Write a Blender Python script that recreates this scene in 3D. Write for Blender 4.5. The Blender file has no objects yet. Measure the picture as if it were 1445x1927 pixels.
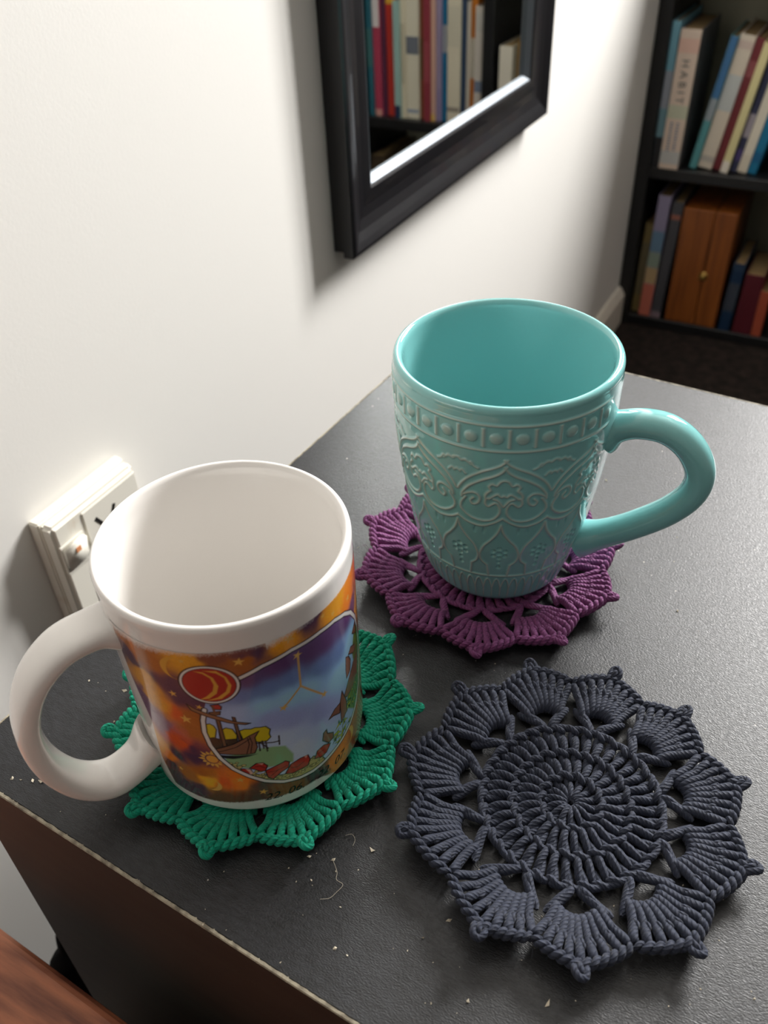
import bpy, bmesh, math, random
import numpy as np
from mathutils import Vector, Matrix

# ------------------------------------------------------------------ camera
SC = bpy.context.scene
COL = SC.collection
F_PX, PPX, PPY = 1630.9, 722.5, 963.5
YAW, PITCH, ROLL = 0.5205, 0.6827, 0.0476
CAM = np.array([0.375, 0.0, 0.2776])
_fw = np.array([-math.sin(YAW)*math.cos(PITCH), math.cos(YAW)*math.cos(PITCH), -math.sin(PITCH)])
_r0 = np.array([math.cos(YAW), math.sin(YAW), 0.0]); _d0 = np.cross(_fw, _r0)
_rt = _r0*math.cos(ROLL)+_d0*math.sin(ROLL); _dn = -_r0*math.sin(ROLL)+_d0*math.cos(ROLL)
cam_data = bpy.data.cameras.new('camera'); cam = bpy.data.objects.new('camera', cam_data); COL.objects.link(cam)
cam.matrix_world = Matrix(((_rt[0], -_dn[0], -_fw[0], CAM[0]), (_rt[1], -_dn[1], -_fw[1], CAM[1]),
                           (_rt[2], -_dn[2], -_fw[2], CAM[2]), (0, 0, 0, 1)))
cam_data.sensor_fit = 'VERTICAL'; cam_data.sensor_height = 36.0; cam_data.lens = F_PX/1927*36.0
cam_data.clip_start = 0.01
cam_data.dof.use_dof = True; cam_data.dof.focus_distance = 0.315
cam_data.dof.aperture_fstop = cam_data.lens/2.1
SC.camera = cam

# ------------------------------------------------------------------ world, light, exposure
SC.view_settings.view_transform = 'Standard'; SC.view_settings.look = 'None'
SC.view_settings.gamma = 1.0; SC.view_settings.use_curve_mapping = False
SC.view_settings.exposure = 0.0
w = bpy.data.worlds.new('world'); SC.world = w; w.use_nodes = True
bg = w.node_tree.nodes['Background']; bg.inputs[0].default_value = (0.75, 0.87, 1.0, 1); bg.inputs[1].default_value = 0.3

FLOOR, CEIL = -0.552, 1.9
FARY, BACKY, RIGHTX = 1.85, -2.3, 2.9
WIN = (0.42, 0.96, 0.55, 1.38)      # x0,x1,z0,z1 of the window opening in the far wall
def window_lamp(name, x0, x1, z0, z1, power):
    l = bpy.data.lights.new(name, 'AREA'); l.shape = 'RECTANGLE'
    l.size = x1-x0; l.size_y = z1-z0; l.energy = power; l.color = (1.0, 0.98, 0.955)
    o = bpy.data.objects.new(name, l); COL.objects.link(o)
    o.location = ((x0+x1)/2, FARY-0.005, (z0+z1)/2)
    o.rotation_euler = (math.radians(-90), 0, 0)      # faces -y, into the room
    return o
LAMP = 92.0
_mid = (WIN[0]+WIN[1])/2
for nm, a, b in (('window_far_left_pane_offscreen', WIN[0]+.03, _mid-.02), ('window_far_right_pane_offscreen', _mid+.02, WIN[1]-.03)):
    window_lamp(nm, a, b, WIN[2]+.03, WIN[3]-.03, LAMP/2)

# ------------------------------------------------------------------ helpers
def lin(c):
    c = np.asarray(c, float)/255.0
    return np.where(c <= .04045, c/12.92, ((c+.055)/1.055)**2.4)
def rgba(c): return (*[float(v) for v in lin(c)], 1.0)

def mat(name, color, rough=.5, metal=0., coat=0., spec=.5, noise=None, bump=None, attr=None, sheen=0., trans=0., ior=None):
    m = bpy.data.materials.new(name); m.use_nodes = True
    nt = m.node_tree; b = nt.nodes['Principled BSDF']; L = nt.links.new
    b.inputs['Base Color'].default_value = rgba(color); b.inputs['Roughness'].default_value = rough
    b.inputs['Metallic'].default_value = metal; b.inputs['Specular IOR Level'].default_value = spec
    b.inputs['Coat Weight'].default_value = coat; b.inputs['Coat Roughness'].default_value = .03
    b.inputs['Sheen Weight'].default_value = sheen
    if trans: b.inputs['Transmission Weight'].default_value = trans
    if ior: b.inputs['IOR'].default_value = ior
    tc = nt.nodes.new('ShaderNodeTexCoord')
    if attr:
        a = nt.nodes.new('ShaderNodeAttribute'); a.attribute_name = attr
        L(a.outputs['Color'], b.inputs['Base Color'])
    if noise:                 # (second colour, scale xyz, lo, hi)
        c2, sc, lo, hi = noise
        mp = nt.nodes.new('ShaderNodeMapping'); mp.inputs['Scale'].default_value = sc
        n = nt.nodes.new('ShaderNodeTexNoise'); n.inputs['Scale'].default_value = 1.0; n.inputs['Detail'].default_value = 6
        r = nt.nodes.new('ShaderNodeValToRGB')
        r.color_ramp.elements[0].position = lo; r.color_ramp.elements[0].color = rgba(color)
        r.color_ramp.elements[1].position = hi; r.color_ramp.elements[1].color = rgba(c2)
        L(tc.outputs['Object'], mp.inputs[0]); L(mp.outputs[0], n.inputs['Vector']); L(n.outputs['Fac'], r.inputs[0])
        L(r.outputs[0], b.inputs['Base Color'])
    if bump:                  # (scale, strength, distance)
        n = nt.nodes.new('ShaderNodeTexNoise'); n.inputs['Scale'].default_value = bump[0]; n.inputs['Detail'].default_value = 4
        bp = nt.nodes.new('ShaderNodeBump'); bp.inputs['Strength'].default_value = bump[1]; bp.inputs['Distance'].default_value = bump[2]
        L(tc.outputs['Object'], n.inputs['Vector']); L(n.outputs['Fac'], bp.inputs['Height']); L(bp.outputs[0], b.inputs['Normal'])
    return m

def link(o, parent=None):
    COL.objects.link(o)
    if parent is not None: o.parent = parent
    return o
def mesh_obj(name, v, f, m, parent=None, smooth=True):
    me = bpy.data.meshes.new(name)
    v = np.asarray(v, float)
    me.from_pydata(v.tolist(), [], f.tolist() if isinstance(f, np.ndarray) else f)
    if m: me.materials.append(m)
    if smooth: me.polygons.foreach_set('use_smooth', [True]*len(me.polygons))
    me.update()
    return link(bpy.data.objects.new(name, me), parent)
def bm_obj(name, bm, m, parent=None, smooth=False):
    me = bpy.data.meshes.new(name); bm.normal_update(); bm.to_mesh(me); bm.free()
    if m: me.materials.append(m)
    if smooth: me.polygons.foreach_set('use_smooth', [True]*len(me.polygons))
    return link(bpy.data.objects.new(name, me), parent)
def box_bm(x0, x1, y0, y1, z0, z1, bev=0., seg=2):
    bm = bmesh.new(); bmesh.ops.create_cube(bm, size=1)
    for v in bm.verts:
        v.co = ((x0+x1)/2+v.co.x*(x1-x0), (y0+y1)/2+v.co.y*(y1-y0), (z0+z1)/2+v.co.z*(z1-z0))
    if bev: bmesh.ops.bevel(bm, geom=bm.edges[:], offset=bev, segments=seg, affect='EDGES', profile=.5)
    return bm
def box(name, x0, x1, y0, y1, z0, z1, m, parent=None, bev=0., seg=2):
    return bm_obj(name, box_bm(x0, x1, y0, y1, z0, z1, bev, seg), m, parent)
def empty(name, loc=(0, 0, 0), rot=(0, 0, 0)):
    o = bpy.data.objects.new(name, None); o.empty_display_size = .01
    o.location = loc; o.rotation_euler = rot
    return link(o)
def tag(o, label, cat, group=None):
    o['label'] = label; o['category'] = cat
    if group: o['group'] = group
    return o
def structure(o): o['kind'] = 'structure'; return o

def grid_faces(nu, nv, closed_u=False, closed_v=False):
    I, J = np.meshgrid(np.arange(nu if closed_u else nu-1), np.arange(nv if closed_v else nv-1), indexing='ij')
    a = I*nv+J; b = ((I+1) % nu)*nv+J; c = ((I+1) % nu)*nv+(J+1) % nv; d = I*nv+(J+1) % nv
    return np.stack([a, b, c, d], -1).reshape(-1, 4)
def lathe(prof, n=96):
    prof = np.array(prof, float); a = np.linspace(0, 2*np.pi, n, endpoint=False)
    v = np.stack([np.outer(np.cos(a), prof[:, 0]), np.outer(np.sin(a), prof[:, 0]), np.tile(prof[:, 1], (n, 1))], -1)
    return v.reshape(-1, 3), grid_faces(n, len(prof), True)
def catmull(P, n):
    P = np.array(P, float); m = len(P)
    Q = np.vstack([2*P[0]-P[1], P, 2*P[-1]-P[-2]])
    t = np.linspace(0, m-1-1e-9, n); k = t.astype(int); u = (t-k)[:, None]
    a, b, c, d = Q[k], Q[k+1], Q[k+2], Q[k+3]
    return .5*(2*b+(c-a)*u+(2*a-5*b+4*c-d)*u*u+(3*b-a-3*c+d)*u**3)
def frames(P):
    T = np.gradient(P, axis=0); T /= np.linalg.norm(T, axis=1)[:, None]+1e-12
    up = np.array([0, 0, 1.]) if abs(T[0, 2]) < .9 else np.array([1., 0, 0])
    N = np.zeros_like(P); n = up-T[0]*(up@T[0]); n /= np.linalg.norm(n); N[0] = n
    for i in range(1, len(P)):
        n = N[i-1]-T[i]*(N[i-1]@T[i]); N[i] = n/(np.linalg.norm(n)+1e-12)
    return T, N, np.cross(T, N)
def tube(P, rn, rb, ns=20, power=2.):
    """sweep a superellipse (half sizes rn, rb per point) along P; rn lies along the transported normal"""
    T, N, B = frames(P); a = np.linspace(0, 2*np.pi, ns, endpoint=False)
    ca = np.sign(np.cos(a))*np.abs(np.cos(a))**(2/power); sa = np.sign(np.sin(a))*np.abs(np.sin(a))**(2/power)
    rn = np.broadcast_to(rn, len(P)); rb = np.broadcast_to(rb, len(P))
    v = P[:, None]+N[:, None]*(rn[:, None]*ca)[..., None]+B[:, None]*(rb[:, None]*sa)[..., None]
    f = grid_faces(len(P), ns, False, True).tolist()
    f += [list(range(ns))[::-1], [(len(P)-1)*ns+i for i in range(ns)]]
    return v.reshape(-1, 3), f

def rays(uv):
    q = (np.array(uv, float)-[PPX, PPY])/F_PX
    return q[:, :1]*_rt+q[:, 1:]*_dn+_fw
def on_plane(uv, ax, val):
    D = rays(np.atleast_2d(uv)); t = (val-CAM[ax])/D[:, ax]; return CAM+D*t[:, None]
def on_revolve(uv, c, rad):
    """pixels -> (angle in degrees, z in metres) on a surface of revolution around the vertical through c"""
    D = rays(np.atleast_2d(uv)); ts = np.linspace(.12, .5, 1600); out = []
    for d in D:
        X = CAM+ts[:, None]*d; g = np.hypot(X[:, 0]-c[0], X[:, 1]-c[1])-rad(X[:, 2])
        k = int(np.argmax(g < 0)) if (g < 0).any() else int(np.argmin(g))
        out.append((math.degrees(math.atan2(X[k, 1]-c[1], X[k, 0]-c[0])), X[k, 2]))
    return np.array(out)

def text_tris(s, size, shear=0.):
    cu = bpy.data.curves.new('t', 'FONT'); cu.body = s; cu.size = size; cu.shear = shear; cu.resolution_u = 3
    o = bpy.data.objects.new('t', cu); COL.objects.link(o)
    dg = bpy.context.evaluated_depsgraph_get(); me = o.evaluated_get(dg).to_mesh()
    v = np.array([tuple(p.co) for p in me.vertices]); f = [list(p.vertices) for p in me.polygons]
    o.evaluated_get(dg).to_mesh_clear(); bpy.data.objects.remove(o); bpy.data.curves.remove(cu)
    return v, f

# ------------------------------------------------------------------ materials
M = {}
M['wall'] = mat('wall_paint', (236, 234, 229), .75, bump=(420, .10, .0006))
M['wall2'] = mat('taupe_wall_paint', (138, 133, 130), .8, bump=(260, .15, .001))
M['ceiling'] = mat('ceiling_paint', (196, 193, 188), .8, bump=(60, .1, .002))
M['carpet'] = mat('dark_carpet', (52, 44, 40), .95, noise=((34, 30, 28), (60, 60, 60), .35, .65), bump=(400, .8, .004), spec=.1)
M['skirting'] = mat('skirting_paint', (225, 218, 205), .5)
M['frame_paint'] = mat('window_frame_paint', (240, 240, 238), .4)
M['black_frame'] = mat('black_gloss_frame', (17, 17, 21), .32, coat=.25, bump=(35, .12, .003))
M['silver'] = mat('silver_liner', (120, 128, 136), .45, metal=.3)
M['mirror'] = mat('mirror_glass', (225, 230, 228), .0, metal=1.0)
M['raw_wood'] = mat('raw_wood_back', (120, 80, 52), .7)
M['plastic'] = mat('cream_plastic', (240, 236, 224), .35, noise=((214, 196, 172), (30, 55, 30), .62, .8))
M['plastic_dark'] = mat('slot_black', (24, 22, 20), .6)
M['orange'] = mat('orange_mark', (238, 160, 110), .5)
M['shelf'] = mat('black_wood_shelf', (20, 20, 22), .45, bump=(60, .1, .002))
M['shelf_back'] = mat('shelf_back_board', (176, 172, 150), .8)
M['pages'] = mat('paper_edges', (160, 134, 92), .9, noise=((128, 102, 66), (2, 400, 2), .4, .6))
M['white_glaze'] = mat('white_ceramic', (243, 240, 236), .12, coat=.4)
M['print'] = mat('printed_ceramic', (243, 240, 236), .14, coat=.4, attr='paint')
M['ink'] = mat('black_ink', (20, 17, 18), .3)
M['teal'] = mat('teal_glaze', (136, 201, 201), .06, coat=.6)
M['teal_relief'] = mat('teal_relief_glaze', (136, 201, 201), .1, coat=.6, attr='paint')
M['strap'] = mat('black_fabric', (10, 11, 12), .8, spec=.2)
M['lint'] = mat('pale_lint', (205, 195, 175), .9)
M['brass'] = mat('brass', (190, 160, 90), .3, metal=.9)

def yarn_mat(name, c1, c2):
    m = bpy.data.materials.new(name); m.use_nodes = True; nt = m.node_tree; L = nt.links.new; N = nt.nodes.new
    b = nt.nodes['Principled BSDF']; b.inputs['Roughness'].default_value = .68; b.inputs['Specular IOR Level'].default_value = .3
    b.inputs['Sheen Weight'].default_value = .08; b.inputs['Sheen Roughness'].default_value = .4
    uv = N('ShaderNodeUVMap'); uv.uv_map = 'yarn'; sx = N('ShaderNodeSeparateXYZ'); L(uv.outputs[0], sx.inputs[0])
    def math_(op, a, bv=None):
        q = N('ShaderNodeMath'); q.operation = op; L(a, q.inputs[0])
        if bv is not None: q.inputs[1].default_value = bv
        return q.outputs[0]
    f = math_('FRACT', math_('MULTIPLY', sx.outputs[0], 5.0)); d = math_('ADD', math_('MULTIPLY', f, 2.0), -1.0)
    ply = N('ShaderNodeMath'); ply.operation = 'SUBTRACT'; ply.inputs[0].default_value = 1.0; L(math_('MULTIPLY', d, None) if False else math_('POWER', math_('ABSOLUTE', d), 2.0), ply.inputs[1])
    mp = N('ShaderNodeMapping'); mp.inputs['Scale'].default_value = (26, .6, 1)
    n = N('ShaderNodeTexNoise'); n.inputs['Scale'].default_value = 1.; n.inputs['Detail'].default_value = 3
    r = N('ShaderNodeValToRGB'); r.color_ramp.elements[0].position = .3; r.color_ramp.elements[1].position = .7
    r.color_ramp.elements[0].color = rgba(c1); r.color_ramp.elements[1].color = rgba(c2)
    L(uv.outputs[0], mp.inputs[0]); L(mp.outputs[0], n.inputs['Vector']); L(n.outputs['Fac'], r.inputs[0]); L(r.outputs[0], b.inputs['Base Color'])
    hh = N('ShaderNodeMath'); hh.operation = 'MULTIPLY_ADD'; L(n.outputs['Fac'], hh.inputs[0]); hh.inputs[1].default_value = .9; L(ply.outputs[0], hh.inputs[2])
    bp = N('ShaderNodeBump'); bp.inputs['Strength'].default_value = 1.0; bp.inputs['Distance'].default_value = .00022
    L(hh.outputs[0], bp.inputs['Height']); L(bp.outputs[0], b.inputs['Normal'])
    return m
M['yarn_navy'] = yarn_mat('charcoal_navy_cotton', (25, 29, 40), (58, 64, 82))
M['yarn_purple'] = yarn_mat('plum_cotton', (96, 46, 90), (138, 76, 128))
M['yarn_green'] = yarn_mat('emerald_cotton', (0, 118, 94), (14, 176, 142))

def table_mat():
    m = bpy.data.materials.new('black_wood_veneer'); m.use_nodes = True; nt = m.node_tree; L = nt.links.new; N = nt.nodes.new
    b = nt.nodes['Principled BSDF']; b.inputs['Specular IOR Level'].default_value = .5
    tc = N('ShaderNodeTexCoord')
    def noise(scale, detail=5, mscale=None):
        n = N('ShaderNodeTexNoise'); n.inputs['Scale'].default_value = scale; n.inputs['Detail'].default_value = detail
        if mscale:
            mp = N('ShaderNodeMapping'); mp.inputs['Scale'].default_value = mscale
            L(tc.outputs['Object'], mp.inputs[0]); L(mp.outputs[0], n.inputs['Vector'])
        else: L(tc.outputs['Object'], n.inputs['Vector'])
        return n
    def ramp(src, lo, hi, c0, c1):
        r = N('ShaderNodeValToRGB'); r.color_ramp.elements[0].position = lo; r.color_ramp.elements[1].position = hi
        r.color_ramp.elements[0].color = c0; r.color_ramp.elements[1].color = c1; L(src, r.inputs[0]); return r
    g = lambda v: (v, v, v, 1)
    base = ramp(noise(1., 6, (260, 900, 300)).outputs['Fac'], .3, .75, rgba((13, 14, 16)), rgba((38, 39, 43)))
    spk = N('ShaderNodeTexVoronoi'); spk.inputs['Scale'].default_value = 130.; L(tc.outputs['Object'], spk.inputs['Vector'])
    sm = ramp(spk.outputs['Distance'], .035, .06, g(1), g(0))
    sel = ramp(noise(23., 2).outputs['Fac'], .56, .6, g(0), g(1))
    mul = N('ShaderNodeMath'); mul.operation = 'MULTIPLY'; L(sm.outputs[0], mul.inputs[0]); L(sel.outputs[0], mul.inputs[1])
    mix = N('ShaderNodeMixRGB'); mix.inputs[2].default_value = rgba((190, 182, 172))
    L(mul.outputs[0], mix.inputs[0]); L(base.outputs[0], mix.inputs[1]); L(mix.outputs[0], b.inputs['Base Color'])
    rr = ramp(noise(1., 4, (500, 1300, 500)).outputs['Fac'], .25, .75, g(.30), g(.56)); L(rr.outputs[0], b.inputs['Roughness'])
    h = noise(1., 3, (1100, 2400, 1100))
    bp = N('ShaderNodeBump'); bp.inputs['Strength'].default_value = .5; bp.inputs['Distance'].default_value = .0004
    L(h.outputs['Fac'], bp.inputs['Height']); L(bp.outputs[0], b.inputs['Normal'])
    return m
M['table'] = table_mat()
M['table_side'] = mat('black_side_veneer', (18, 18, 16), .5, spec=.35, noise=((33, 32, 28), (15, 15, 160), .35, .7))
M['edge'] = mat('chipped_edge', (168, 160, 140), .7, noise=((110, 102, 88), (300, 300, 300), .4, .65))
M['wood'] = mat('reddish_brown_wood', (196, 122, 86), .45, noise=((112, 62, 46), (20, 170, 60), .35, .68), bump=(120, .1, .002))

# ------------------------------------------------------------------ the room
structure(box('floor', 0, RIGHTX, BACKY, FARY, FLOOR-.05, FLOOR, M['carpet']))
structure(box('ceiling', 0, RIGHTX, BACKY, FARY, CEIL, CEIL+.05, M['ceiling']))
structure(box('wall_left', -.08, 0, BACKY-.08, FARY+.08, FLOOR-.05, CEIL+.05, M['wall']))
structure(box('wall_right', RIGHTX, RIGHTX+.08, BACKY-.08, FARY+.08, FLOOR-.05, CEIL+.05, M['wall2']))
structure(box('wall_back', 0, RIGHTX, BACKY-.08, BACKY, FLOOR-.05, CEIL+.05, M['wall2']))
bm = bmesh.new()
for a in ((0, WIN[0], FLOOR-.05, CEIL+.05), (WIN[1], RIGHTX, FLOOR-.05, CEIL+.05), (WIN[0], WIN[1], FLOOR-.05, WIN[2]), (WIN[0], WIN[1], WIN[3], CEIL+.05)):
    t = box_bm(a[0], a[1], FARY, FARY+.08, a[2], a[3]); me = bpy.data.meshes.new('x'); t.to_mesh(me); t.free(); bm.from_mesh(me); bpy.data.meshes.remove(me)
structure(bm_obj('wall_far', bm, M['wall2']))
win = structure(empty('window_1', ((WIN[0]+WIN[1])/2, FARY+.04, WIN[2])))
def child_box(name, parent, x0, x1, y0, y1, z0, z1, m, bev=0.):
    L = parent.location
    return box(name, x0-L.x, x1-L.x, y0-L.y, y1-L.y, z0-L.z, z1-L.z, m, parent, bev)
for (x0, x1, z0, z1) in ((WIN[0], WIN[0]+.03, WIN[2], WIN[3]), (WIN[1]-.03, WIN[1], WIN[2], WIN[3]), (_mid-.02, _mid+.02, WIN[2], WIN[3]),
                         (WIN[0], WIN[1], WIN[2], WIN[2]+.03), (WIN[0], WIN[1], WIN[3]-.03, WIN[3])):
    child_box('window_frame', win, x0, x1, FARY-.012, FARY+.06, z0, z1, M['frame_paint'])
child_box('window_sill', win, WIN[0]-.04, WIN[1]+.04, FARY-.06, FARY, WIN[2]-.025, WIN[2]-.001, M['frame_paint'], .004)
bm = bmesh.new()                                     # skirting with a sloped top edge
pr = [(0, 0), (.014, 0), (.014, .06), (.006, .075), (0, .075)]
YB = 1.6312
va = [bm.verts.new((x+.0003, BACKY, FLOOR+z)) for x, z in pr]; vb = [bm.verts.new((x+.0003, YB-.001, FLOOR+z)) for x, z in pr]
for i in range(5): bm.faces.new((va[i], va[(i+1) % 5], vb[(i+1) % 5], vb[i]))
bm.faces.new(va); bm.faces.new(vb[::-1])
bmesh.ops.recalc_face_normals(bm, faces=bm.faces[:])
structure(bm_obj('baseboard_left', bm, M['skirting']))

# ------------------------------------------------------------------ side table (slightly turned from the wall)
PHI, TA, TB0, TB1, TW = -0.0483, 0.1233, 0.0964, 0.4949, 0.62
ex = np.array([math.cos(PHI), math.sin(PHI)]); ey = np.array([-math.sin(PHI), math.cos(PHI)])
tb_o = ex*TA+ey*TB0
table = tag(empty('side_table', (tb_o[0], tb_o[1], FLOOR), (0, 0, PHI)), 'worn black wood veneer side table carrying the mugs and crochet coasters', 'table')
H, DY = -FLOOR, TB1-TB0
box('table_top', .0008, TW-.0008, .0008, DY-.0008, H-.0012, H, M['table'], table, .0005, 1)
box('side_panel', .0006, TW-.0006, .0006, .018, 0, H-.00125, M['table_side'], table, .0004, 1)
box('side_panel', .0006, TW-.0006, DY-.018, DY-.0006, 0, H-.00125, M['table_side'], table, .0004, 1)
box('back_panel', .0006, .014, .0185, DY-.0185, 0, H-.00125, M['table_side'], table)
box('inner_shelf', .0145, TW-.01, .0185, DY-.0185, .26, .278, M['table_side'], table)
def ragged_strip(name, p0, p1, n, nrm, seed):
    """thin worn strip along a top edge, its width wandering; p in table coords"""
    rng = np.random.default_rng(seed); t = np.linspace(0, 1, n); p0 = np.array(p0, float); p1 = np.array(p1, float); nrm = np.array(nrm, float)
    wob = np.convolve(rng.random(n+8), np.ones(5)/5, 'same')[4:-4]; wob = .00005+.0005*wob+.0003*(rng.random(n) > .96)
    base = p0+(p1-p0)*t[:, None]
    rows = [base-nrm*(.0007+wob)[:, None]+[0, 0, .00006], base-nrm*.0001-[0, 0, .0001], base+nrm*.0002-np.array([0, 0, 1])*(.0003+wob)[:, None], base-nrm*.0009-[0, 0, .0012]]
    v = np.stack(rows, 1).reshape(-1, 3)
    return mesh_obj(name, v, grid_faces(n, 4, False, True), M['edge'], table, False)
ragged_strip('worn_edge', (0, 0, H), (TW, 0, H), 1500, (0, -1, 0), 1)
ragged_strip('worn_edge', (0, DY, H), (TW, DY, H), 900, (0, 1, 0), 2)
ragged_strip('worn_edge', (0, 0, H), (0, DY, H), 900, (-1, 0, 0), 3)

# ------------------------------------------------------------------ wooden stool corner in front of the table
st = tag(empty('wooden_bench', (.10, -.193, FLOOR)), 'reddish brown wooden bench top with scuffed edge beside the black table', 'bench')
ZT = -.10-FLOOR
bmx = box_bm(-.08, .30, -.16, .268, ZT-.03, ZT, .004, 3)
bmesh.ops.rotate(bmx, cent=(0, .268, 0), matrix=Matrix.Rotation(-.05, 3, 'Z'), verts=bmx.verts[:])
bm_obj('bench_top', bmx, M['wood'], st)
for sx in (-.05, .22):
    for sy in (-.12, .16): box('leg', sx-.02, sx+.02, sy-.02, sy+.02, 0, ZT-.0305, M['wood'], st, .003)

# ------------------------------------------------------------------ black bag between the table and the wall
sp = on_plane([(120, 1722), (126, 1765), (142, 1802), (164, 1850), (196, 1900), (228, 1950)], 0, .075)
sp = np.vstack([sp, sp[-1]+[0, .004, -.06], [sp[-1][0], sp[-1][1]+.006, FLOOR+.004]])
P = catmull(sp, 60); wd = np.interp(np.linspace(0, 1, 60), [0, .1, .19, .23, .45, .8, 1], [.004, .0065, .007, .015, .022, .030, .028])
bag = tag(empty('hanging_bag', (sp[-1][0], sp[-1][1], FLOOR)), 'narrow black fabric bag standing between the black table and the wall', 'bag')
v, f = tube(P, wd*.6, wd, 18, 2.6)
mesh_obj('bag_body', v-np.array(bag.location), f, M['strap'], bag)
for (u_, v_) in ((170, 1794), (204, 1842)):
    p = on_plane([(u_, v_)], 0, .093)[0]-np.array(bag.location)
    bmb = bmesh.new(); bmesh.ops.create_icosphere(bmb, subdivisions=2, radius=.0021, matrix=Matrix.Translation(Vector(p)))
    bm_obj('bead', bmb, M['lint'], bag, True)

# ------------------------------------------------------------------ mirror on the left wall
MY0, MY1, MZ0, MZ1 = .5885, 1.0500, -.0115, .78
mir = tag(empty('wall_mirror', (0.0005, (MY0+MY1)/2, MZ0)), 'black framed rectangular wall mirror reflecting the bookshelf', 'mirror')
RW = .046
prof = [(.000, .003), (.010, .003), (.0105, .0), (.0195, .0), (.0212, .0012), (.0214, .004), (.0195, .009), (.0165, .016), (.0142, .024), (.0135, .032), (.0140, .038), (.0142, RW-.002), (.0132, RW), (.0065, RW), (0, RW)]
# (x off the wall, inset from the outer edge)
def rail(k):
    def pt(x, i, end):
        y0, y1, z0, z1 = MY0+i, MY1-i, MZ0+i, MZ1-i
        c = [(y0, z0), (y1, z0), (y1, z1), (y0, z1)]; p = c[(k+end) % 4]
        return (x, p[0]-(MY0+MY1)/2, p[1]-MZ0)
    v = [pt(x, i, 0) for x, i in prof]+[pt(x, i, 1) for x, i in prof]; n = len(prof)
    f = [(j, (j+1) % n, n+(j+1) % n, n+j) for j in range(n)]+[tuple(range(n))[::-1], tuple(range(n, 2*n))]
    b = bmesh.new(); vs = [b.verts.new(p) for p in v]
    for q in f: b.faces.new([vs[j] for j in q])
    bmesh.ops.recalc_face_normals(b, faces=b.faces[:])
    bm_obj('frame_rail', b, M['black_frame'], mir)
for k in range(4): rail(k)
def liner(k):
    pr2 = [(.0128, RW), (.0131, RW+.0008), (.0080, RW+.0055), (.0066, RW+.006), (.0066, RW)]
    def pt(x, i, end):
        c = [(MY0+i, MZ0+i), (MY1-i, MZ0+i), (MY1-i, MZ1-i), (MY0+i, MZ1-i)]; p = c[(k+end) % 4]
        return (x, p[0]-(MY0+MY1)/2, p[1]-MZ0)
    b = bmesh.new(); A = [b.verts.new(pt(x, i, 0)) for x, i in pr2]; B = [b.verts.new(pt(x, i, 1)) for x, i in pr2]
    for j in range(5): b.faces.new((A[j], A[(j+1) % 5], B[(j+1) % 5], B[j]))
    b.faces.new(A[::-1]); b.faces.new(B); bmesh.ops.recalc_face_normals(b, faces=b.faces[:])
    bm_obj('inner_liner', b, M['silver'], mir)['label'] = 'silver grey inner lip'
for k in range(4): liner(k)
hw = (MY1-MY0)/2
box('mirror_glass', .003, .0064, -hw+RW+.0002, hw-RW-.0002, RW+.0002, MZ1-MZ0-RW-.0002, M['mirror'], mir)

# ------------------------------------------------------------------ power socket on the left wall
so = tag(empty('power_socket', (.0005, .2745, -.1525)), 'cream plastic wall power socket with rocker switch beside the white mug', 'socket')
D_ = .0165
def tapered(y0, y1, z0, z1, x0, x1, ins, bev, m, name, parent):
    b = box_bm(x0, x1, y0, y1, z0, z1)
    for q in b.verts:
        if q.co.x > (x0+x1)/2:
            q.co.y += ins if q.co.y < (y0+y1)/2 else -ins; q.co.z += ins if q.co.z < (z0+z1)/2 else -ins
    bmesh.ops.bevel(b, geom=b.edges[:], offset=bev, segments=3, affect='EDGES')
    return bm_obj(name, b, m, parent)
tapered(-.0375, .0375, 0, .1165, 0, .0075, .0006, .001, M['plastic'], 'mounting_block', so)
pl = tapered(-.0370, .0370, .0005, .1160, .0076, D_, .0018, .0022, M['plastic'], 'face_plate', so)
tapered(-.0135, .0345, .050, .1110, D_-.0008, D_+.0009, .0006, .0005, M['plastic'], 'outlet_panel', so)
sw = empty('x'); bpy.data.objects.remove(sw)
tapered(-.0345, -.0155, .078, .1000, D_-.0006, D_+.0006, .0003, .0003, M['plastic'], 'switch_surround', so)
bsw = box_bm(D_, D_+.0052, -.0335, -.0165, .0800, .0985)
for q in bsw.verts:
    if q.co.x > D_+.002 and q.co.z < .085: q.co.x -= .0042
bmesh.ops.bevel(bsw, geom=bsw.edges[:], offset=.0009, segments=3, affect='EDGES')
rocker = bm_obj('rocker_switch', bsw, M['plastic'], so, True)
bd = box_bm(D_+.0036, D_+.0049, -.0268, -.0232, .0925, .0960)
bm_obj('on_mark', bd, M['orange'], rocker)
for (yc, zc, ang) in ((-.0025, .0975, 30), (.0100, .0975, -30), (.00375, .0800, 0)):
    b = box_bm(D_, D_+.0012, -.0011, .0011, -.0040, .0040)
    bmesh.ops.rotate(b, cent=(0, 0, 0), matrix=Matrix.Rotation(math.radians(ang), 3, 'X'), verts=b.verts[:])
    bmesh.ops.translate(b, vec=(0, yc, zc), verts=b.verts[:])
    bm_obj('pin_slot', b, M['plastic_dark'], so)

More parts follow.
